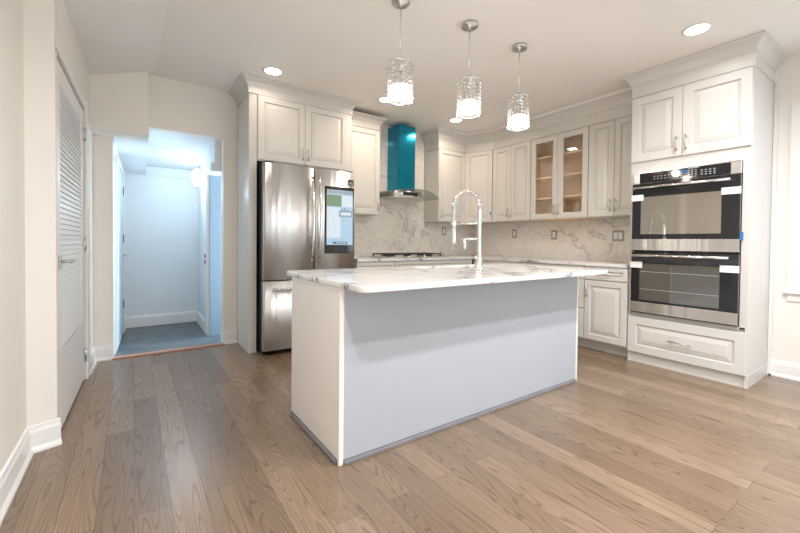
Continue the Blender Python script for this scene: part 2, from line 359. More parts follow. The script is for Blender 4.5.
MB().box(-.034, .440, .83, -.0245, .466, .88, .001).box(-.034, .440, .905, -.0245, .466, .945, .001).build('strike_plate', M['gap'], d3)

# windows
w1 = thing('window_1', 'white side window to the right of the ovens', 'window', (XR, 0, 0), 0, kind='structure')
MB().box(.03, WY0, WZ0, .09, WY0 + .05, WZ1, .004).box(.03, WY1 - .05, WZ0, .09, WY1, WZ1, .004).box(.03, WY0 + .05, WZ1 - .05, .09, WY1 - .05, WZ1, .004).box(.03, WY0 + .05, WZ0, .09, WY1 - .05, WZ0 + .05, .004).box(.04, WY0 + .05, 1.46, .08, WY1 - .05, 1.50, .004).box(.031, -.85, WZ0 + .05, .089, -.77, WZ1 - .05, .004).build('window_frame', M['trim'], w1)
MB().box(-.018, WY0 - .085, WZ0 - .02, -.001, WY0 - .002, WZ1 + .08, .004).box(-.018, WY1 + .002, WZ0 - .02, -.001, WY1 + .085, WZ1 + .08, .004).box(-.018, WY0 - .002, WZ1 + .002, -.001, WY1 + .002, WZ1 + .08, .004).build('casing', M['trim'], w1)
MB().box(-.045, WY0 - .10, WZ0 - .045, .03, WY1 + .10, WZ0 - .021, .004).box(-.016, WY0 - .08, WZ0 - .11, -.001, WY1 + .08, WZ0 - .046, .004).build('window_sill', M['trim'], w1)
MB().box(.055, WY0 + .05, WZ0 + .05, .06, WY1 - .05, WZ1 - .05).build('pane', M['glass'], w1)
w2 = thing('window_2', 'wide glazed patio door behind the camera', 'window', (0, YR, 0), 0, kind='structure')
mb = MB()
for a in (RX0, (RX0 + RX1) / 2 - .04, RX1 - .08): mb.box(a, -.10, RZ0, a + .08, -.04, RZ1, .004)
mb.box(RX0, -.10, RZ1 - .08, RX1, -.041, RZ1).box(RX0, -.10, RZ0, RX1, -.041, RZ0 + .09); mb.build('window_frame', M['trim'], w2)
MB().box(RX0 + .06, -.073, RZ0 + .08, RX1 - .06, -.067, RZ1 - .07).build('pane', M['glass'], w2)

# ------------------------------------------------------------------ cabinet kit (local: x along the face, y into the wall, z up)
T = .02
def front(parent, name, x0, z0, x1, z1, m, fr=.058, y=0):
    w_, h_ = x1 - x0, z1 - z0; fr = min(fr, h_ * .30, w_ * .3); e = min(.036, h_ * .12)
    def L(i, yy): return (x0 + i, z0 + i, x1 - i, z1 - i, y + yy)
    mb = MB().rings_xz([L(0, -.001), L(0, -T + .003), L(.003, -T), L(fr, -T), L(fr + .006, -T + .013), L(fr + .015, -T + .014), L(fr + .017, -T + .009), L(fr + .017 + e, -T + .001)])
    return mb.build(name, m, parent)
def flat_front(parent, name, x0, z0, x1, z1, m):
    return MB().rings_xz([(x0, z0, x1, z1, -.001), (x0, z0, x1, z1, -T + .003), (x0 + .003, z0 + .003, x1 - .003, z1 - .003, -T)]).build(name, m, parent)
def glass_front(parent, x0, z0, x1, z1, m):
    fr = .068; mb = MB()
    def L(i, yy): return (x0 + i, z0 + i, x1 - i, z1 - i, yy)
    R = [[mb.bm.verts.new(p) for p in ((a, y, b), (c, y, b), (c, y, d), (a, y, d))] for a, b, c, d, y in [L(0, -.001), L(0, -T + .003), L(.003, -T), L(fr - .008, -T), L(fr, -T + .008), L(fr, -.001)]]
    for A, B in zip(R, R[1:] + R[:1]):
        for i in range(4): mb.quad((A[i], A[(i + 1) % 4], B[(i + 1) % 4], B[i]))
    o = mb.build('door', m, parent)
    MB().box(x0 + fr - .004, -.010, z0 + fr - .004, x1 - fr + .004, -.007, z1 - fr + .004).build('pane', M['glass'], o); return o
def handle(parent, x, z, L=.13, vert=True, y=-T):
    d = (0, 0, 1) if vert else (1, 0, 0); d = Vector(d); c = Vector((x, y - .030, z))
    mb = MB().tube([c - d * L / 2, c + d * L / 2], .0055, 8)
    for s_ in (-1, 1):
        q = c + d * s_ * L * .36; mb.tube([q, (q.x, y - .0005, q.z)], .0045, 8)
    return mb.build('handle', M['nickel'], parent)
def crown_prof(z0, z1, out=.07):
    h = z1 - z0; return [(0.001, z0), (.010, z0), (.012, z0 + .012), (.018, z0 + h * .22), (out * .45, z0 + h * .55), (out * .78, z0 + h * .76), (out * .9, z0 + h * .80), (out, z0 + h * .86), (out, z1), (0.001, z1)]
RB = -PI / 2    # right wall cabinets

# ---- fridge cabinet
FX0, FX1, FY = .925, 2.045, 3.92
fc = thing('fridge_cabinet', 'tall off-white cabinet surround over the steel fridge', 'cabinet', (FX0, FY, 0), 0); W_ = FX1 - FX0; D_ = YB - .002 - FY
MB().box(0, 0, 0, .019, D_, 2.575, .0015).box(.019, 0, 0, .075, .02, 2.575, .001).build('side_panel', M['cab'], fc)
MB().box(W_ - .06, 0, 0, W_, D_, 2.575, .0015).build('side_panel', M['cab'], fc)
MB().box(.0755, .001, 1.905, W_ - .0605, D_, 2.575).build('carcass', M['cabin'], fc)
a, b, c = .082, .563, W_ - .066
d = front(fc, 'door', a, 1.915, b - .0015, 2.548, M['cab']); handle(d, b - .03, 2.02, .13)
d = front(fc, 'door', b + .0015, 1.915, c, 2.548, M['cab']); handle(d, b + .03, 2.02, .13)
cr = [(0, D_), (0, 0), (W_, 0), (W_, D_ - .42)]
MB().sweep(cr, [(.0, 2.553), (.012, 2.553), (.012, 2.562), (.008, 2.566), (.008, 2.612), (0, 2.612)]).build('frieze_board', M['cab'], fc)
MB().sweep(cr, crown_prof(2.605, 2.698, .085)).build('crown_molding', M['cab'], fc)

# ---- refrigerator
fr = thing('refrigerator', 'stainless french door refrigerator with a screen in its right door', 'refrigerator', (1.01, 3.70, 0), 0)
fw, fs = .975, .507
MB().box(.012, .075, .03, fw - .012, .69, 1.86, .006).build('body', M['dark'], fr)
def conv(x0, x1, z0, z1, bulge=.012, yb=.07, rad=.02):
    pts = [(x0, yb), (x1, yb)]
    pts += [(x1, rad * .9)] + [(x1 - rad * (1 - math.cos(t)), rad * .9 * (1 - math.sin(t)) ) for t in (PI / 6, PI / 3)]
    n = 12
    for i in range(n + 1):
        u = i / n; pts.append((x1 - rad - (x1 - x0 - 2 * rad) * u, -bulge * (1 - (2 * u - 1) ** 2)))
    pts += [(x0 + rad * (1 - math.cos(t)), rad * .9 * (1 - math.sin(t))) for t in (PI / 3, PI / 6)] + [(x0, rad * .9)]
    return MB().prism(pts, z0, z1, True)
def shade_flat(o):
    for p in o.data.polygons:
        if abs(p.normal.z) > .9: p.use_smooth = False
    return o
dl = shade_flat(conv(.0, fs - .0025, .735, 1.855).build('door', M['steel'], fr))
dr = shade_flat(conv(fs + .0025, fw, .735, 1.855).build('door', M['steel'], fr))
dw = shade_flat(conv(.0, fw, .055, .722).build('freezer_drawer', M['steel'], fr))
def fhandle(par, x, bow=1):
    pts = []
    for i in range(13):
        u = i / 12; pts.append((x, -.018 - .052 * math.sin(PI * u) ** .6, .90 + .86 * u))
    MB().tube(pts, .0125, 10).build('handle', M['chrome'], par)
fhandle(dl, fs - .035); fhandle(dr, fs + .042)
pts = [(.08 + (fw - .16) * i / 12, -.018 - .048 * math.sin(PI * i / 12) ** .6, .645) for i in range(13)]
MB().tube(pts, .0125, 10).build('handle', M['chrome'], dw)
sc = MB().box(.612, -.0165, .985, .948, -.001, 1.685, .003); so = sc.build('screen', M['blackglass'], dr)
mb = MB(); yy = -.0172
def tile(x0, z0, x1, z1, mi, dy=0):
    mb.mi = mi; mb.quad([mb.bm.verts.new(p) for p in ((x0, yy - dy, z0), (x1, yy - dy, z0), (x1, yy - dy, z1), (x0, yy - dy, z1))])
tile(.630, 1.075, .932, 1.655, 0); tile(.632, 1.48, .80, 1.60, 1, .0004); tile(.80, 1.48, .93, 1.60, 2, .0004)
tile(.632, 1.15, .79, 1.47, 2, .0004); tile(.77, 1.37, .925, 1.44, 4, .0006); tile(.79, 1.39, .91, 1.42, 2, .0008)
tile(.636, 1.62, .72, 1.645, 4, .0004); tile(.70, 1.085, .87, 1.11, 3, .0004); tile(.63, 1.612, .932, 1.655, 4, .0002)
for i in range(4): tile(.74 + i * .03, 1.092, .755 + i * .03, 1.105, 2, .0006)
for i in range(3): tile(.79 + .035 * i, 1.425, .815 + .035 * i, 1.455 + .01 * (i % 2), 4, .0006)
mb.build('display', [M['screen'], M['sgreen'], M['swhite'], M['sdark'], M['sgrey']], so)
mb = MB().box(.875, -.0135, 1.715, .945, -.006, 1.775, .001); mb.mi = 1
for k in range(3): mb.box(.884 + .02 * k, -.0142, 1.725, .898 + .02 * k, -.0132, 1.742 + .008 * (k % 2))
mb.build('energy_sticker', [M['dark'], M['print']], dr)
MB().box(.02, .03, 1.856, .10, .12, 1.875, .003).build('hinge_cover', M['dark'], fr); MB().box(fw - .10, .03, 1.856, fw - .02, .12, 1.875, .003).build('hinge_cover', M['dark'], fr)
MB().box(.01, .09, 0, .06, .14, .032, .003).build('foot', M['dark'], fr); MB().box(fw - .06, .09, 0, fw - .01, .14, .032, .003).build('foot', M['dark'], fr)
MB().box(.06, .08, .012, fw - .06, .10, .054).build('grille', M['dark'], fr)

# ---- upper cabinets
def upper(label, loc, rz, w_, z0, z1, doors, depth=.33, cat='cabinet', group=None, glass=False, name='upper_cabinet', m='cab'):
    t = thing(name, label, cat, loc, rz, group or 'upper cabinets along the back and right walls')
    if not glass: MB().box(.001, 0, z0, w_ - .001, depth - .002, z1, .001).build('carcass', M['cab'], t)
    else:
        mb = MB().box(.001, 0, z0, .018, depth - .002, z1).box(w_ - .018, 0, z0, w_ - .001, depth - .002, z1).box(.018, 0, z0, w_ - .018, depth - .002, z0 + .018).box(.018, 0, z1 - .018, w_ - .018, depth - .002, z1).box(.018, depth - .01, z0 + .018, w_ - .018, depth - .002, z1 - .018)
        mb.build('carcass', M['maple'], t)
        for k in (1, 2, 3):
            zz = z0 + (z1 - z0) * (k / 4 + .01); MB().box(.0185, .02, zz - .009, w_ - .0185, depth - .0105, zz + .009, .001).build('shelf', M['maple'], t)
    for (a, b, hx) in doors:
        d = glass_front(t, a + .0015, z0 + .006, b - .0015, z1 - .004, M['cab']) if glass else front(t, 'door', a + .0015, z0 + .006, b - .0015, z1 - .004, M['cab'])
        if hx is not None: handle(d, hx, z0 + .115, .13)
    return t
UY = YB - .35
ul = upper('narrow upper cabinet between the fridge and the teal hood', (2.052, UY + .02, 0), 0, .475, 1.445, 2.495, [(.002, .473, .44)], .328)
MB().sweep([(0, 0), (.475, 0), (.475, .30)], [(0, 2.50), (.012, 2.50), (.012, 2.508), (.006, 2.512), (.006, 2.57), (0, 2.57)]).build('frieze_board', M['cab'], ul)
MB().box(.001, .001, 2.496, .474, .32, 2.645).build('top_filler', M['cab'], ul)
MB().sweep([(0, 0), (.475, 0), (.475, .30)], crown_prof(2.56, 2.648, .07)).build('crown_molding', M['cab'], ul)
UZ0, UZ1 = 1.405, 2.425
ub = upper('upper cabinet just right of the teal hood', (3.492, UY + .02, 0), 0, .528, UZ0, UZ1, [(.003, .524, .04)], .328)
# angled corner cabinet
ca, cb = Vector((4.022, UY + .02)), Vector((4.172, 3.690)); dv = cb - ca; ang = math.atan2(dv.y, dv.x); cw = dv.length
uc = thing('corner_cabinet', 'angled upper cabinet turning the corner of the kitchen', 'cabinet', (ca.x, ca.y, 0), 0)
MB().prism([(4.022, UY + .022), (4.171, 3.692), (4.482, 3.692), (4.482, YB - .018), (4.022, YB - .018)], UZ0, UZ1).build('carcass', M['cab'], uc, True)
front(uc, 'door', .008, UZ0 + .006, cw - .008, UZ1 - .004, M['cab'], .055).data.transform(Matrix.Rotation(ang, 4, 'Z'))
RXF = 4.172
def rupper(label, y0, y1, glass=False):
    w_ = y0 - y1 ; h = w_ / 2
    return upper(label, (RXF, y0, 0), RB, w_, UZ0, UZ1, [(.003, h, h - .028), (h, w_ - .003, h + .028)], .328, glass=glass, name='glass_cabinet' if glass else 'upper_cabinet')
rupper('two-door upper cabinet left of the glass-fronted cabinet', 3.686, 3.058)
rupper('glass-fronted upper cabinet showing bare wood shelves', 3.056, 2.305, True)
rupper('two-door upper cabinet between the glass doors and the ovens', 2.303, 1.740)
cm = thing('crown_molding', 'crown molding over the run of upper cabinets round the corner', 'molding', (4.0, 3.9, 2.43))
path = [(3.492, YB - .02), (3.492, UY + .012), (4.024, UY + .012), (4.165, 3.690), (4.165, 1.742)]
MB().sweep(path, [(-.02, 2.428), (.002, 2.428), (.002, 2.545), (-.02, 2.545)]).build('frieze_board', M['cab'], cm, True)
MB().sweep(path, crown_prof(2.545, 2.66, .075)).build('cornice', M['cab'], cm, True)
MB().sweep(path, [(-.02, 2.6605), (.058, 2.6605), (.058, 2.699), (-.02, 2.699)]).build('filler_strip', M['ceil'], cm, True)
MB().prism([(3.50, YB - .02), (3.50, UY + .03), (4.02, UY + .03), (4.18, 3.71), (4.18, 1.745), (4.48, 1.745), (4.48, YB - .02)], 2.60, 2.652).build('top_board', M['cab'], cm, True)

# ---- base cabinets
CT0, CT1 = .885, .915
def base_cab(label, loc, rz, w_, fronts, depth=.57):
    t = thing('base_cabinet', label, 'cabinet', loc, rz, 'base cabinets along the back and right walls')
    MB().box(.001, 0, .11, w_ - .001, depth, CT0 - .002).build('carcass', M['cab'], t)
    MB().box(.001, .09, 0, w_ - .001, depth, .109).box(.001, .083, 0, w_ - .001, .0895, .025).build('toe_kick', M['cab'], t)
    for nm, x0, z0, x1, z1, hd in fronts:
        d = front(t, nm, x0, z0, x1, z1, M['cab'], .055)
        if hd == 'h': handle(d, (x0 + x1) / 2, (z0 + z1) / 2, .15, False)
        elif hd: handle(d, hd, z1 - .10, .15)
    return t
BF = 3.80
base_cab('narrow base cabinet between fridge and cooktop', (2.05, BF, 0), 0, .515, [('drawer', .003, .745, .512, .875, 'h'), ('door', .003, .125, .512, .735, .46)])
base_cab('wide base cabinet under the gas cooktop', (2.567, BF, 0), 0, .938, [('drawer', .003, .745, .935, .875, 'h'), ('drawer', .003, .44, .935, .735, 'h'), ('drawer', .003, .125, .935, .43, 'h')])
base_cab('base cabinet in the corner right of the cooktop', (3.507, BF, 0), 0, .36, [('drawer', .003, .745, .357, .875, 'h'), ('door', .003, .125, .357, .735, .04)])
BX = 3.89
base_cab('drawer and door base cabinet beside the wall ovens', (BX, 2.166, 0), RB, .424, [('drawer', .003, .745, .421, .875, 'h'), ('door', .003, .125, .421, .735, .035)])
base_cab('three-drawer base cabinet left of the drawer and door unit', (BX, 2.626, 0), RB, .458, [('drawer', .003, .745, .455, .875, 'h'), ('drawer', .003, .44, .455, .735, 'h'), ('drawer', .003, .125, .455, .43, 'h')])
base_cab('base cabinet on the right wall nearest the corner', (BX, 3.775, 0), RB, 1.145, [('drawer', .358, .745, .748, .875, 'h'), ('drawer', .751, .745, 1.142, .875, 'h'), ('door', .358, .125, .748, .735, .715), ('door', .751, .125, 1.142, .735, .785)])
ct = MB().prism([(2.05, YB - .002), (2.05, 3.765), (3.86, 3.765), (3.86, 1.742), (4.498, 1.742), (4.498, YB - .002)], CT0, CT1)
bmesh.ops.bevel(ct.bm, geom=[e for e in ct.bm.edges if all(abs(v.co.z - CT1) < 1e-5 for v in e.verts)], offset=.004, segments=2, affect='EDGES')
tag(ct.build('kitchen_countertop', M['quartz']), 'veined white stone countertop along the back and right walls', 'countertop')
tag(MB().box(2.53, YB - .016, CT1 + .001, 3.49, YB - .001, 2.698).box(2.05, YB - .016, CT1 + .001, 2.53, YB - .001, 1.443).box(3.49, YB - .016, CT1 + .001, 4.482, YB - .001, UZ0 - .002).build('backsplash', M['splash']), 'speckled stone backsplash behind the cooktop and hood', 'backsplash')
tag(MB().box(4.484, 1.742, CT1 + .001, 4.499, YB - .001, UZ0 - .002).build('backsplash', M['splash']), 'speckled stone backsplash under the glass-fronted cabinet', 'backsplash')

# ---- oven tower
OXF, OYL, OYR = 3.89, 1.736, .868
oc = thing('oven_cabinet', 'tall off-white cabinet holding the double wall oven', 'cabinet', (OXF, OYL, 0), RB); ow = OYL - OYR; od = 4.498 - OXF
MB().box(0, .0, 0, .018, od, 2.60, .001).build('side_panel', M['cab'], oc); MB().box(ow - .018, .0, 0, ow, od, 2.60, .0015).build('side_panel', M['cab'], oc)
MB().box(.0185, .012, 0, ow - .0185, .03, .47).box(.0185, 0, 1.775, ow - .0185, .03, 2.60).box(.0185, 0.0, .09, ow - .0185, .012, .10).box(.0185, .0, .452, .03, .03, 1.775).box(ow - .052, .0, .452, ow - .0185, .03, 1.775).box(.0185, .0, .45, ow - .0185, .03, .468).build('face_frame', M['cab'], oc)
MB().box(.0185, .031, .02, ow - .0185, od, .45).build('carcass', M['cabin'], oc); MB().box(.0185, .031, 1.79, ow - .0185, od, 2.59).build('carcass', M['cabin'], oc)
oh = .412
d = front(oc, 'door', .004, 1.880, oh - .0015, 2.478, M['cab'], .07); handle(d, oh - .035, 1.985, .13)
d = front(oc, 'door', oh + .0015, 1.880, ow - .004, 2.478, M['cab'], .07); handle(d, oh + .035, 1.985, .13)
d = front(oc, 'drawer', .004, .098, ow - .004, .432, M['cab'], .07); handle(d, ow / 2, .262, .17, False)
cr = [(0, .17), (0, 0), (ow, 0), (ow, od)]
MB().sweep(cr, [(.0, 2.487), (.010, 2.487), (.010, 2.50), (.005, 2.503), (.005, 2.60), (0, 2.60)]).build('frieze_board', M['cab'], oc)
MB().sweep(cr, crown_prof(2.595, 2.698, .07)).build('crown_molding', M['cab'], oc)
MB().box(ow + .0005, .004, 0, ow + .004, od, .10).build('base_strip', M['cab'], oc)

ov = thing('double_wall_oven', 'stainless and black glass double wall oven', 'oven', (OXF, OYL, 0), RB); vx0, vx1 = .033, ow - .055
MB().box(vx0 + .01, .0, .50, vx1 - .01, .55, 1.76).build('body', M['dark'], ov)
MB().box(vx0, -.024, 1.672, vx1, -.001, 1.768, .003).box(vx0 - .002, -.026, 1.769, vx1 + .002, -.001, 1.776).build('control_panel', M['silver'], ov)
cp = MB().box(vx0 + .055, -.0275, 1.674, vx1 - .065, -.0245, 1.765, .0008).build('display_panel', M['blackglass'], ov)
mb = MB()
def key(x, z, w_=.012, h_=.006): mb.box(x, -.0284, z, x + w_, -.0276, z + h_)
def pad():
    global mb
    mb.build('keypad', M['print'], cp); mb = MB()
for r in range(2):
    for k in range(5): key(vx0 + .17 + k * .028, 1.700 + r * .022)
pad()
for r in range(4):
    for k in range(3): key(vx0 + .43 + k * .025, 1.685 + r * .018)
pad()
for r in range(3):
    for k in range(4): key(vx0 + .52 + k * .028, 1.694 + r * .018, .015)
pad()
for k in range(6): key(vx0 + .30 + k * .018, 1.684, .012, .004)
pad()
mb.box(vx0 + .43, -.0284, 1.757, vx0 + .51, -.0276, 1.763); mb.build('keypad', M['print'], cp)
MB().box(vx0 + .385, -.029, 1.728, vx0 + .425, -.0276, 1.750).build('blue_sticker', M['bluetape'], cp)
def oven_door(z0, z1, wz0, wz1, hz, foot, wm_='window'):
    d = MB().box(vx0, -.040, z0, vx1, -.002, z1, .003).build('oven_door', M['blackglass'], ov)
    MB().box(vx0 + .075, -.0415, wz0, vx1 - .115, -.0402, wz1).build('oven_window', M[wm_], d)
    MB().box(vx0, -.0425, foot[0], vx1, -.0403, foot[1], .0008).build('steel_band', M['steel'], d)
    mb = MB().tube([(vx0 + .02, -.085, hz), (vx1 - .05, -.085, hz)], .011, 12)
    for x in (vx0 + .06, vx1 - .09): mb.tube([(x, -.085, hz), (x, -.041, hz)], .008, 8)
    mb.build('handle', M['chrome'], d)
    for x, ww in ((vx0 - .004, .10), (vx1 - .115, .12)):
        MB().box(x, -.047, hz - .115, x + ww, -.0405, hz - .060, .001).build('foam_tape', M['foam'], d)
    return d
dd = oven_door(1.050, 1.668, 1.205, 1.545, 1.628, (1.058, 1.160))
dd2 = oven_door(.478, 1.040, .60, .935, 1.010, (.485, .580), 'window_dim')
mb = MB()
for z in (.70, .86): mb.box(vx0 + .08, -.0418, z, vx1 - .12, -.0416, z + .003)
mb.build('rack_line', M['print'], dd2)
MB().prism([(vx1 + .001, -.03), (vx1 + .018, -.015), (vx1 + .016, -.012), (vx1 + .001, -.026)], 1.15, 1.215).build('painters_tape', M['bluetape'], ov)

# ------------------------------------------------------------------ hood and cooktop
HC = 2.985
rh = thing('range_hood', 'chimney range hood with teal film and curved glass canopy', 'range hood', (HC, YB - .018, 1.70))
mb = MB().prism([(2.848, YB - .018), (2.848, 4.13), (3.122, 4.13), (3.122, YB - .018)], 1.795, 2.655)
bmesh.ops.bevel(mb.bm, geom=[e for e in mb.bm.edges if abs(e.verts[0].co.x - e.verts[1].co.x) < 1e-5 and abs(e.verts[0].co.y - e.verts[1].co.y) < 1e-5], offset=.006, segments=3, affect='EDGES')
mb.build('chimney', M['teal'], rh, True)
def hz(u): return 1.792 - .075 * abs(u) ** 2.2
def hy(u): return 3.90 + .13 * u * u
mb = MB(); N = 24; K = 6; top = []; bot = []
for i in range(N + 1):
    u = -1 + 2 * i / N; x = HC + .012 + u * .466; rt, rb_ = [], []
    for k in range(K + 1):
        y = (YB - .02) + (hy(u) - (YB - .02)) * k / K
        rt.append(mb.bm.verts.new((x, y, hz(u)))); rb_.append(mb.bm.verts.new((x, y, hz(u) - .007)))
    top.append(rt); bot.append(rb_)
for i in range(N):
    for k in range(K):
        mb.quad((top[i][k], top[i + 1][k], top[i + 1][k + 1], top[i][k + 1]), True); mb.quad((bot[i][k], bot[i][k + 1], bot[i + 1][k + 1], bot[i + 1][k]), True)
mb.mi = 1
for i in range(N):
    mb.quad((top[i][K], top[i + 1][K], bot[i + 1][K], bot[i][K])); mb.quad((top[i][0], bot[i][0], bot[i + 1][0], top[i + 1][0]))
for i in (0, N):
    for k in range(K): mb.quad((top[i][k], top[i][k + 1], bot[i][k + 1], bot[i][k]))
mb.build('glass_canopy', [M['hoodglass'], M['edge']], rh, True)
def tray(rx, y0, y1, n=20): return [(HC + rx * math.cos(PI * i / n), y0 - (y0 - y1) * math.sin(PI * i / n) ** .6) for i in range(n + 1)]
mb = MB().prism(tray(.36, YB - .019, 3.97), 1.690, 1.705, True).prism(tray(.30, YB - .019, 4.02), 1.705, 1.778, True); mb.build('motor_housing', M['steel'], rh, True)
MB().box(2.86, 4.005, 1.722, 3.08, 4.04, 1.760, .002).build('control_panel', M['dark'], rh, True)

ck = thing('gas_cooktop', 'steel gas cooktop with black grates on the back counter', 'cooktop', (HC, 4.06, CT1 + .001))
MB().box(-.46, -.235, 0, .46, .255, .012, .004).build('plate', M['steel'], ck)
for gx in (-.30, 0, .30):
    mb = MB()
    for sx in (-.125, 0, .125): mb.box(gx + sx - .007, -.14, .034, gx + sx + .007, .22, .048, .002)
    for sy in (-.13, .04, .21): mb.box(gx - .132, sy - .007, .034, gx + .132, sy + .007, .048, .002)
    for sx in (-.125, .125):
        for sy in (-.13, .21): mb.box(gx + sx - .008, sy - .008, .0125, gx + sx + .008, sy + .008, .036)
    mb.build('grate', M['iron'], ck)
for bx, by in ((-.30, -.04), (-.30, .13), (0, .05), (.30, -.04), (.30, .13)): MB().lathe([(.045, .0125), (.045, .022), (.032, .024), (.032, .031), (.001, .032)], (bx, by, 0), 18).build('burner', M['iron'], ck)
for k in range(5): MB().lathe([(.020, .0125), (.019, .018), (.016, .019), (.015, .036), (.001, .037)], (-.20 + .10 * k, -.195, 0), 16).build('knob', M['chrome'] if k % 2 else M['iron'], ck)

# ------------------------------------------------------------------ island
IX0, IX1, IY0, IY1 = .832, 2.945, 1.703, 2.400
isl = thing('kitchen_island', 'large pale grey kitchen island with plain panelled sides', 'kitchen island', ((IX0 + IX1) / 2, (IY0 + IY1) / 2, 0))
MB().box(IX0 + .02, IY0 + .012, .08, IX1 - .02, IY1 - .003, .68).build('carcass', M['cabin'], isl, True)
MB().box(IX0 + .02, IY1 - .022, .681, IX1 - .02, IY1 - .003, CT0 - .001).build('back_rail', M['cabin'], isl, True)
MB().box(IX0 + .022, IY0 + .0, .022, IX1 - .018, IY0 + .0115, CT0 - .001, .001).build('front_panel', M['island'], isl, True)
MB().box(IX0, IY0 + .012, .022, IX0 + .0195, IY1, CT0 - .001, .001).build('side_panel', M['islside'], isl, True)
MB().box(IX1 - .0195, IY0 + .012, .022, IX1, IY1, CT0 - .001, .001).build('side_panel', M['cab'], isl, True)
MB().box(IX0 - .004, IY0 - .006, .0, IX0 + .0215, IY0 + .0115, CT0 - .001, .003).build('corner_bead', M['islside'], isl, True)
MB().box(IX1 - .0175, IY0 - .006, .0, IX1 + .003, IY0 + .0115, CT0 - .001, .003).build('corner_bead', M['trim'], isl, True)
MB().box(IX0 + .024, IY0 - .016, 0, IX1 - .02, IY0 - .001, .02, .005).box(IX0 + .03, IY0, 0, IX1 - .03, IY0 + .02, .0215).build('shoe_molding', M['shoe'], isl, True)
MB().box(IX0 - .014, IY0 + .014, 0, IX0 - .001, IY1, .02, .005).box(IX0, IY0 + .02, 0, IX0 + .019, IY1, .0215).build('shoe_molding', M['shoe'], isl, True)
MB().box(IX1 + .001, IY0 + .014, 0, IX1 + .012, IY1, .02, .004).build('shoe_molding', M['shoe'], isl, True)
for k in range(4):
    xa = IX0 + .03 + k * .515; o = MB().box(xa, IY1 - .002, .11, xa + .505, IY1 + .018, .872, .003).build('door', M['cab'], isl, True)

# island slab with rounded outer corners and a sink cut-out, made from a filled 2-D curve
SX0, SX1, SY0, SY1 = 1.80, 2.50, 2.125, 2.44
def rrect(x0, y0, x1, y1, r, n=6):
    pts = []
    for cx, cy, a0 in ((x1 - r, y1 - r, 0), (x0 + r, y1 - r, PI / 2), (x0 + r, y0 + r, PI), (x1 - r, y0 + r, 1.5 * PI)):
        for i in range(n + 1): pts.append((cx + r * math.cos(a0 + PI / 2 * i / n), cy + r * math.sin(a0 + PI / 2 * i / n)))
    return pts
def slab(name, outer, inner, z0, z1, m, bev=.004):
    cu = bpy.data.curves.new(name, 'CURVE'); cu.dimensions = '2D'; cu.fill_mode = 'BOTH'
    cu.extrude = (z1 - z0) / 2 - bev; cu.bevel_depth = bev; cu.bevel_resolution = 1; cu.offset = -bev
    for L_ in (outer, inner):
        if not L_: continue
        sp = cu.splines.new('POLY'); sp.points.add(len(L_) - 1); sp.use_cyclic_u = True
        for p, q in zip(sp.points, L_): p.co = (q[0], q[1], 0, 1)
    o = bpy.data.objects.new(name, cu); col.objects.link(o); o.location = (0, 0, 0)
    me = bpy.data.meshes.new_from_object(o.evaluated_get(bpy.context.evaluated_depsgraph_get())); bpy.data.objects.remove(o)
    me.transform(Matrix.Translation((0, 0, (z0 + z1) / 2))); me.materials.clear(); me.materials.append(m)
    o = bpy.data.objects.new(name, me); col.objects.link(o); return o
it = thing('island_countertop', 'thick veined white stone slab on the island', 'countertop', (1.88, 1.98, CT0))
o = slab('slab', rrect(.822, 1.455, 2.958, 2.515, .05), rrect(SX0, SY0, SX1, SY1, .03), CT0, CT1, M['quartz']); o.parent = it; o.data.transform(Matrix.Translation(-it.location))
MB().box(.8212, 1.975, CT0 + .002, .8225, 1.985, CT1 - .003).build('slab_seam', M['shoe'], it, True)
# sink
sk = thing('kitchen_sink', 'undermount steel sink set in the island slab', 'sink', ((SX0 + SX1) / 2, (SY0 + SY1) / 2, .70))
def bowl():
    mb = MB(); L_ = []
    for r, z, g in ((.03, .883, -.012), (.03, .883, .001), (.035, .72, .006), (.05, .705, .03)):
        L_.append([mb.bm.verts.new((x, y, z)) for x, y in rrect(SX0 + g, SY0 + g, SX1 - g, SY1 - g, r)])
    n = len(L_[0])
    for A, B in zip(L_, L_[1:]):
        for i in range(n): mb.quad((A[i], A[(i + 1) % n], B[(i + 1) % n], B[i]), True)
    mb.quad(L_[-1]); return mb
bowl().build('basin', M['chromew'], sk, True)
MB().lathe([(.04, .7055), (.04, .708), (.02, .7085), (.001, .7086)], ((SX0 + SX1) / 2, (SY0 + SY1) / 2, 0), 20).build('drain', M['nickel'], sk, True)
# faucet: column, spring arch towards the sink, spray head, two holder arms
fa = thing('kitchen_faucet', 'tall chrome spring-neck faucet standing on the island', 'faucet', (2.18, 2.06, CT1 + .001))
MB().lathe([(.030, 0), (.030, .008), (.024, .012), (.022, .10), (.016, .105), (.0155, .45), (.012, .455), (.001, .456)], (0, 0, 0), 20).build('column', M['chromew'], fa)
ux, uy = -.085, .195        # reach of the arch
arch = [(0, 0, .45)] + [(ux / 2 * (1 - math.cos(t)), uy / 2 * (1 - math.cos(t)), .485 + .105 * math.sin(t)) for t in [PI * i / 24 for i in range(25)]] + [(ux, uy, .47)]
MB().tube(arch, .0075, 8).build('hose', M['chrome'], fa)
full = arch; seg = []
for i in range(len(full) - 1):
    A, B = Vector(full[i]), Vector(full[i + 1]); n = max(1, int((B - A).length / .0012))
    for k in range(n): seg.append(A.lerp(B, k / n))
hel = []; tot = 0; prev = seg[0]
side = Vector((uy, -ux, 0)).normalized()
for i, p in enumerate(seg):
    tot += (p - prev).length; prev = p
    t = (seg[min(i + 1, len(seg) - 1)] - seg[max(i - 1, 0)]).normalized(); n_ = side.cross(t).normalized(); a = tot / .026 * 2 * PI
    hel.append(p + (side * math.cos(a) + n_ * math.sin(a)) * .0165)
MB().tube(hel, .0042, 5).build('spring', M['chromew'], fa)
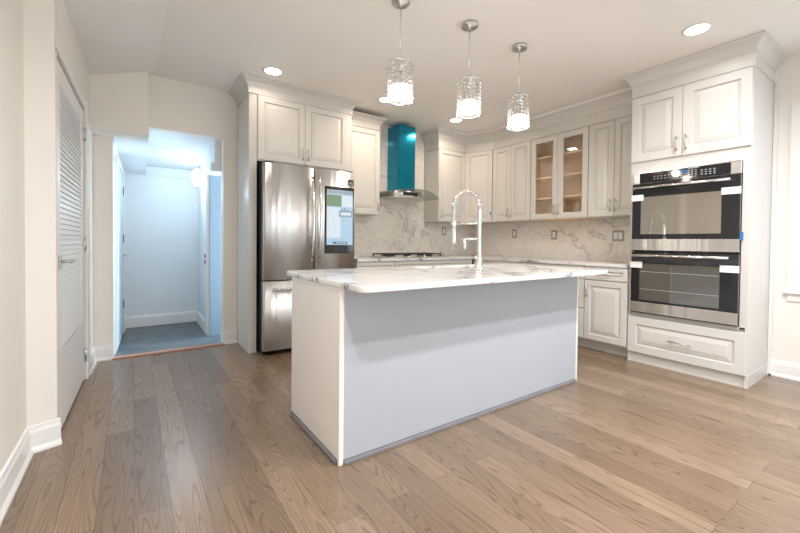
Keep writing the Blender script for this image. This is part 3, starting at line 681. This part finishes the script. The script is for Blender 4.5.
MB().lathe([(.011, .47), (.012, .46), (.012, .34), (.018, .325), (.018, .25), (.021, .21), (.019, .19), (.009, .185), (.008, .15), (.001, .149)], (ux, uy, 0), 16).build('spray_head', M['chromew'], fa)
def armpt(f, z): return (ux * f, uy * f, z)
MB().tube([armpt(0, .345), armpt(.93, .345)], .008, 8).lathe([(.024, .33), (.024, .36), (.0185, .36), (.0185, .33), (.024, .33)], (ux, uy, 0), 14, cap=False).build('holder_arm', M['chromew'], fa)
MB().tube([armpt(0, .225), armpt(.66, .225), armpt(.70, .215)], .0085, 8).build('spout', M['chromew'], fa)
MB().lathe([(.015, .222), (.015, .17), (.012, .145), (.001, .144)], armpt(.56, 0), 12).build('aerator', M['chromew'], fa)
MB().tube([(.0, 0, .065), (-.045, -.03, .075), (-.10, -.055, .095)], [.011, .008, .006], 8).build('lever', M['chrome'], fa)

# ------------------------------------------------------------------ pendants, recessed lights, small fittings
def pendant():
    t = thing('pendant_light', '', 'pendant light', (0, 0, 0))
    MB().lathe([(.001, 2.699), (.058, 2.699), (.060, 2.694), (.060, 2.676), (.055, 2.672), (.012, 2.670), (.008, 2.655), (.001, 2.654)], (0, 0, 0), 28).build('canopy', M['nickel'], t)
    MB().tube([(0, 0, 2.654), (0, 0, 2.325)], .0028, 8).build('cord', M['chromew'], t)
    MB().lathe([(.001, 2.326), (.014, 2.324), (.016, 2.29), (.02, 2.285), (.02, 2.24), (.001, 2.239)], (0, 0, 0), 16).build('socket', M['chrome'], t)
    PR = .080
    def ring(z): return [(PR * math.cos(2 * PI * k / 32), PR * math.sin(2 * PI * k / 32), z) for k in range(33)]
    mb = MB().tube(ring(2.284), .004, 6)
    for k in range(3): mb.tube([(0, 0, 2.284), (PR * math.cos(2.09 * k), PR * math.sin(2.09 * k), 2.284)], .003, 6)
    mb.build('top_ring', M['chrome'], t)
    MB().tube(ring(2.046), .003, 6).build('bottom_ring', M['chrome'], t)
    MB().lathe([(.001, 2.058), (.060, 2.058), (.064, 2.064), (.064, 2.125), (.05, 2.14), (.001, 2.143)], (0, 0, 0), 24).build('diffuser', M['glow'], t)
    ns = 20
    for k in range(ns):
        a = 2 * PI * k / ns; mb = MB()
        for j in range(9):
            r = .0125; z = 2.272 - j * .0265 - (.010 if k % 2 else 0); cx, cy = (PR + .002) * math.cos(a), (PR + .002) * math.sin(a)
            rad = Vector((math.cos(a), math.sin(a), 0)); tan = Vector((-math.sin(a), math.cos(a), 0))
            c = Vector((cx, cy, z))
            vs = [mb.bm.verts.new(c + q) for q in (tan * r, rad * r * .7, -tan * r, -rad * r * .7)]
            tp = mb.bm.verts.new(c + Vector((0, 0, .0145))); bt = mb.bm.verts.new(c - Vector((0, 0, .0145)))
            for i in range(4): mb.quad((vs[i], vs[(i + 1) % 4], tp)); mb.quad((vs[(i + 1) % 4], vs[i], bt))
        mb.build('crystal_strand', M['crystal'], t)
    return t
p0 = pendant()
for ch in p0.children: ch.data.transform(Matrix.Translation((0, 0, -H)))      # hung from its ceiling canopy
PL = ['crystal pendant lamp nearest the fridge end of the island', 'middle crystal pendant lamp over the island', 'crystal pendant lamp nearest the glass-fronted cabinet']
for i, (x, y) in enumerate(PEND):
    o = p0 if i == 0 else copy_tree(p0); o.location = (x, y, H); o['label'] = PL[i]; o['group'] = 'crystal pendants over the island'

rl = thing('recessed_light', '', 'ceiling light', (0, 0, 0))
MB().lathe([(.074, -.006), (.090, -.006), (.094, -.001), (.074, -.001), (.074, -.006)], (0, 0, 0), 32, cap=False).build('trim_ring', M['white'], rl)
MB().lathe([(.001, -.002), (.073, -.002), (.073, -.0005), (.001, -.0005)], (0, 0, 0), 32).build('lens', M['lens'], rl)
LL = ['round recessed light in the ceiling above the fridge cabinet', 'round recessed light partly behind the leftmost crystal pendant', 'round recessed light partly behind the middle crystal pendant', 'round recessed light in the ceiling in front of the ovens']
LL += ['round recessed light in the ceiling above the near left wall', 'round recessed light in the ceiling in front of the island, out towards the patio door', 'round recessed light in the ceiling in front of the island, nearest the side window', 'round recessed light in the ceiling closest to the patio door']
for i in range(8):
    o = rl if i == 0 else copy_tree(rl); o.location = (*CANS[i], H); o['label'] = LL[i]; o['group'] = 'recessed ceiling lights'

def outlet(label, loc, rz, gang=1, kind='outlet'):
    t = thing('wall_' + kind, label, kind, loc, rz, 'outlets on the backsplash'); w_ = .04 if gang == 1 else .062
    MB().box(-w_, -.006, -.062, w_, -.0005, .062, .002).build('plate', M['outlet'], t)
    for k in range(gang):
        cx = 0 if gang == 1 else (-.026 + .052 * k)
        MB().box(cx - .020, -.009, -.038, cx + .020, -.0062, .038, .001).build('insert', M['white'], t)
YS = YB - .016; XS = 4.484
outlet('grey-framed outlet on the backsplash behind the faucet', (3.885, YS, 1.285), 0)
outlet('grey-framed outlet under the two-door cabinet left of the glass doors', (XS, 3.555, 1.245), RB)
outlet('grey-framed outlet under the glass-fronted cabinet', (XS, 2.925, 1.225), RB)
outlet('double-gang grey outlet plate beside the wall ovens', (XS, 2.125, 1.205), RB, 2)
tag(MB().box(4.125, 3.700, 1.515, 4.148, 3.706, 1.545, .001).build('painters_tape', M['bluetape']), 'scrap of blue tape on the corner cabinet edge', 'tape')

sw = thing('light_switch', 'small white switch plate on the right hall wall', 'light switch', (HX1, 5.13, 1.09))
MB().box(-.006, -.035, -.058, -.0005, .035, .058, .002).build('plate', M['white'], sw); MB().box(-.010, -.012, -.022, -.0062, .012, .022, .001).build('toggle', M['print'], sw)
sl = thing('wall_lamp', 'glowing white globe lamp on the right hall wall', 'wall lamp', (HX1, 5.42, 1.90))
MB().lathe([(.001, -.0005), (.085, -.0005), (.088, -.012), (.07, -.02), (.001, -.021)], (0, 0, 0), 24, 'x').build('base', M['white'], sl)
MB().lathe([(.055, -.022)] + [(.112 * math.sin(t), -.06 + .065 * math.cos(t)) for t in [PI * i / 12 for i in range(4, 12)]] + [(.001, -.125)], (0, 0, 0), 24, 'x').build('globe', M['sconce'], sl)
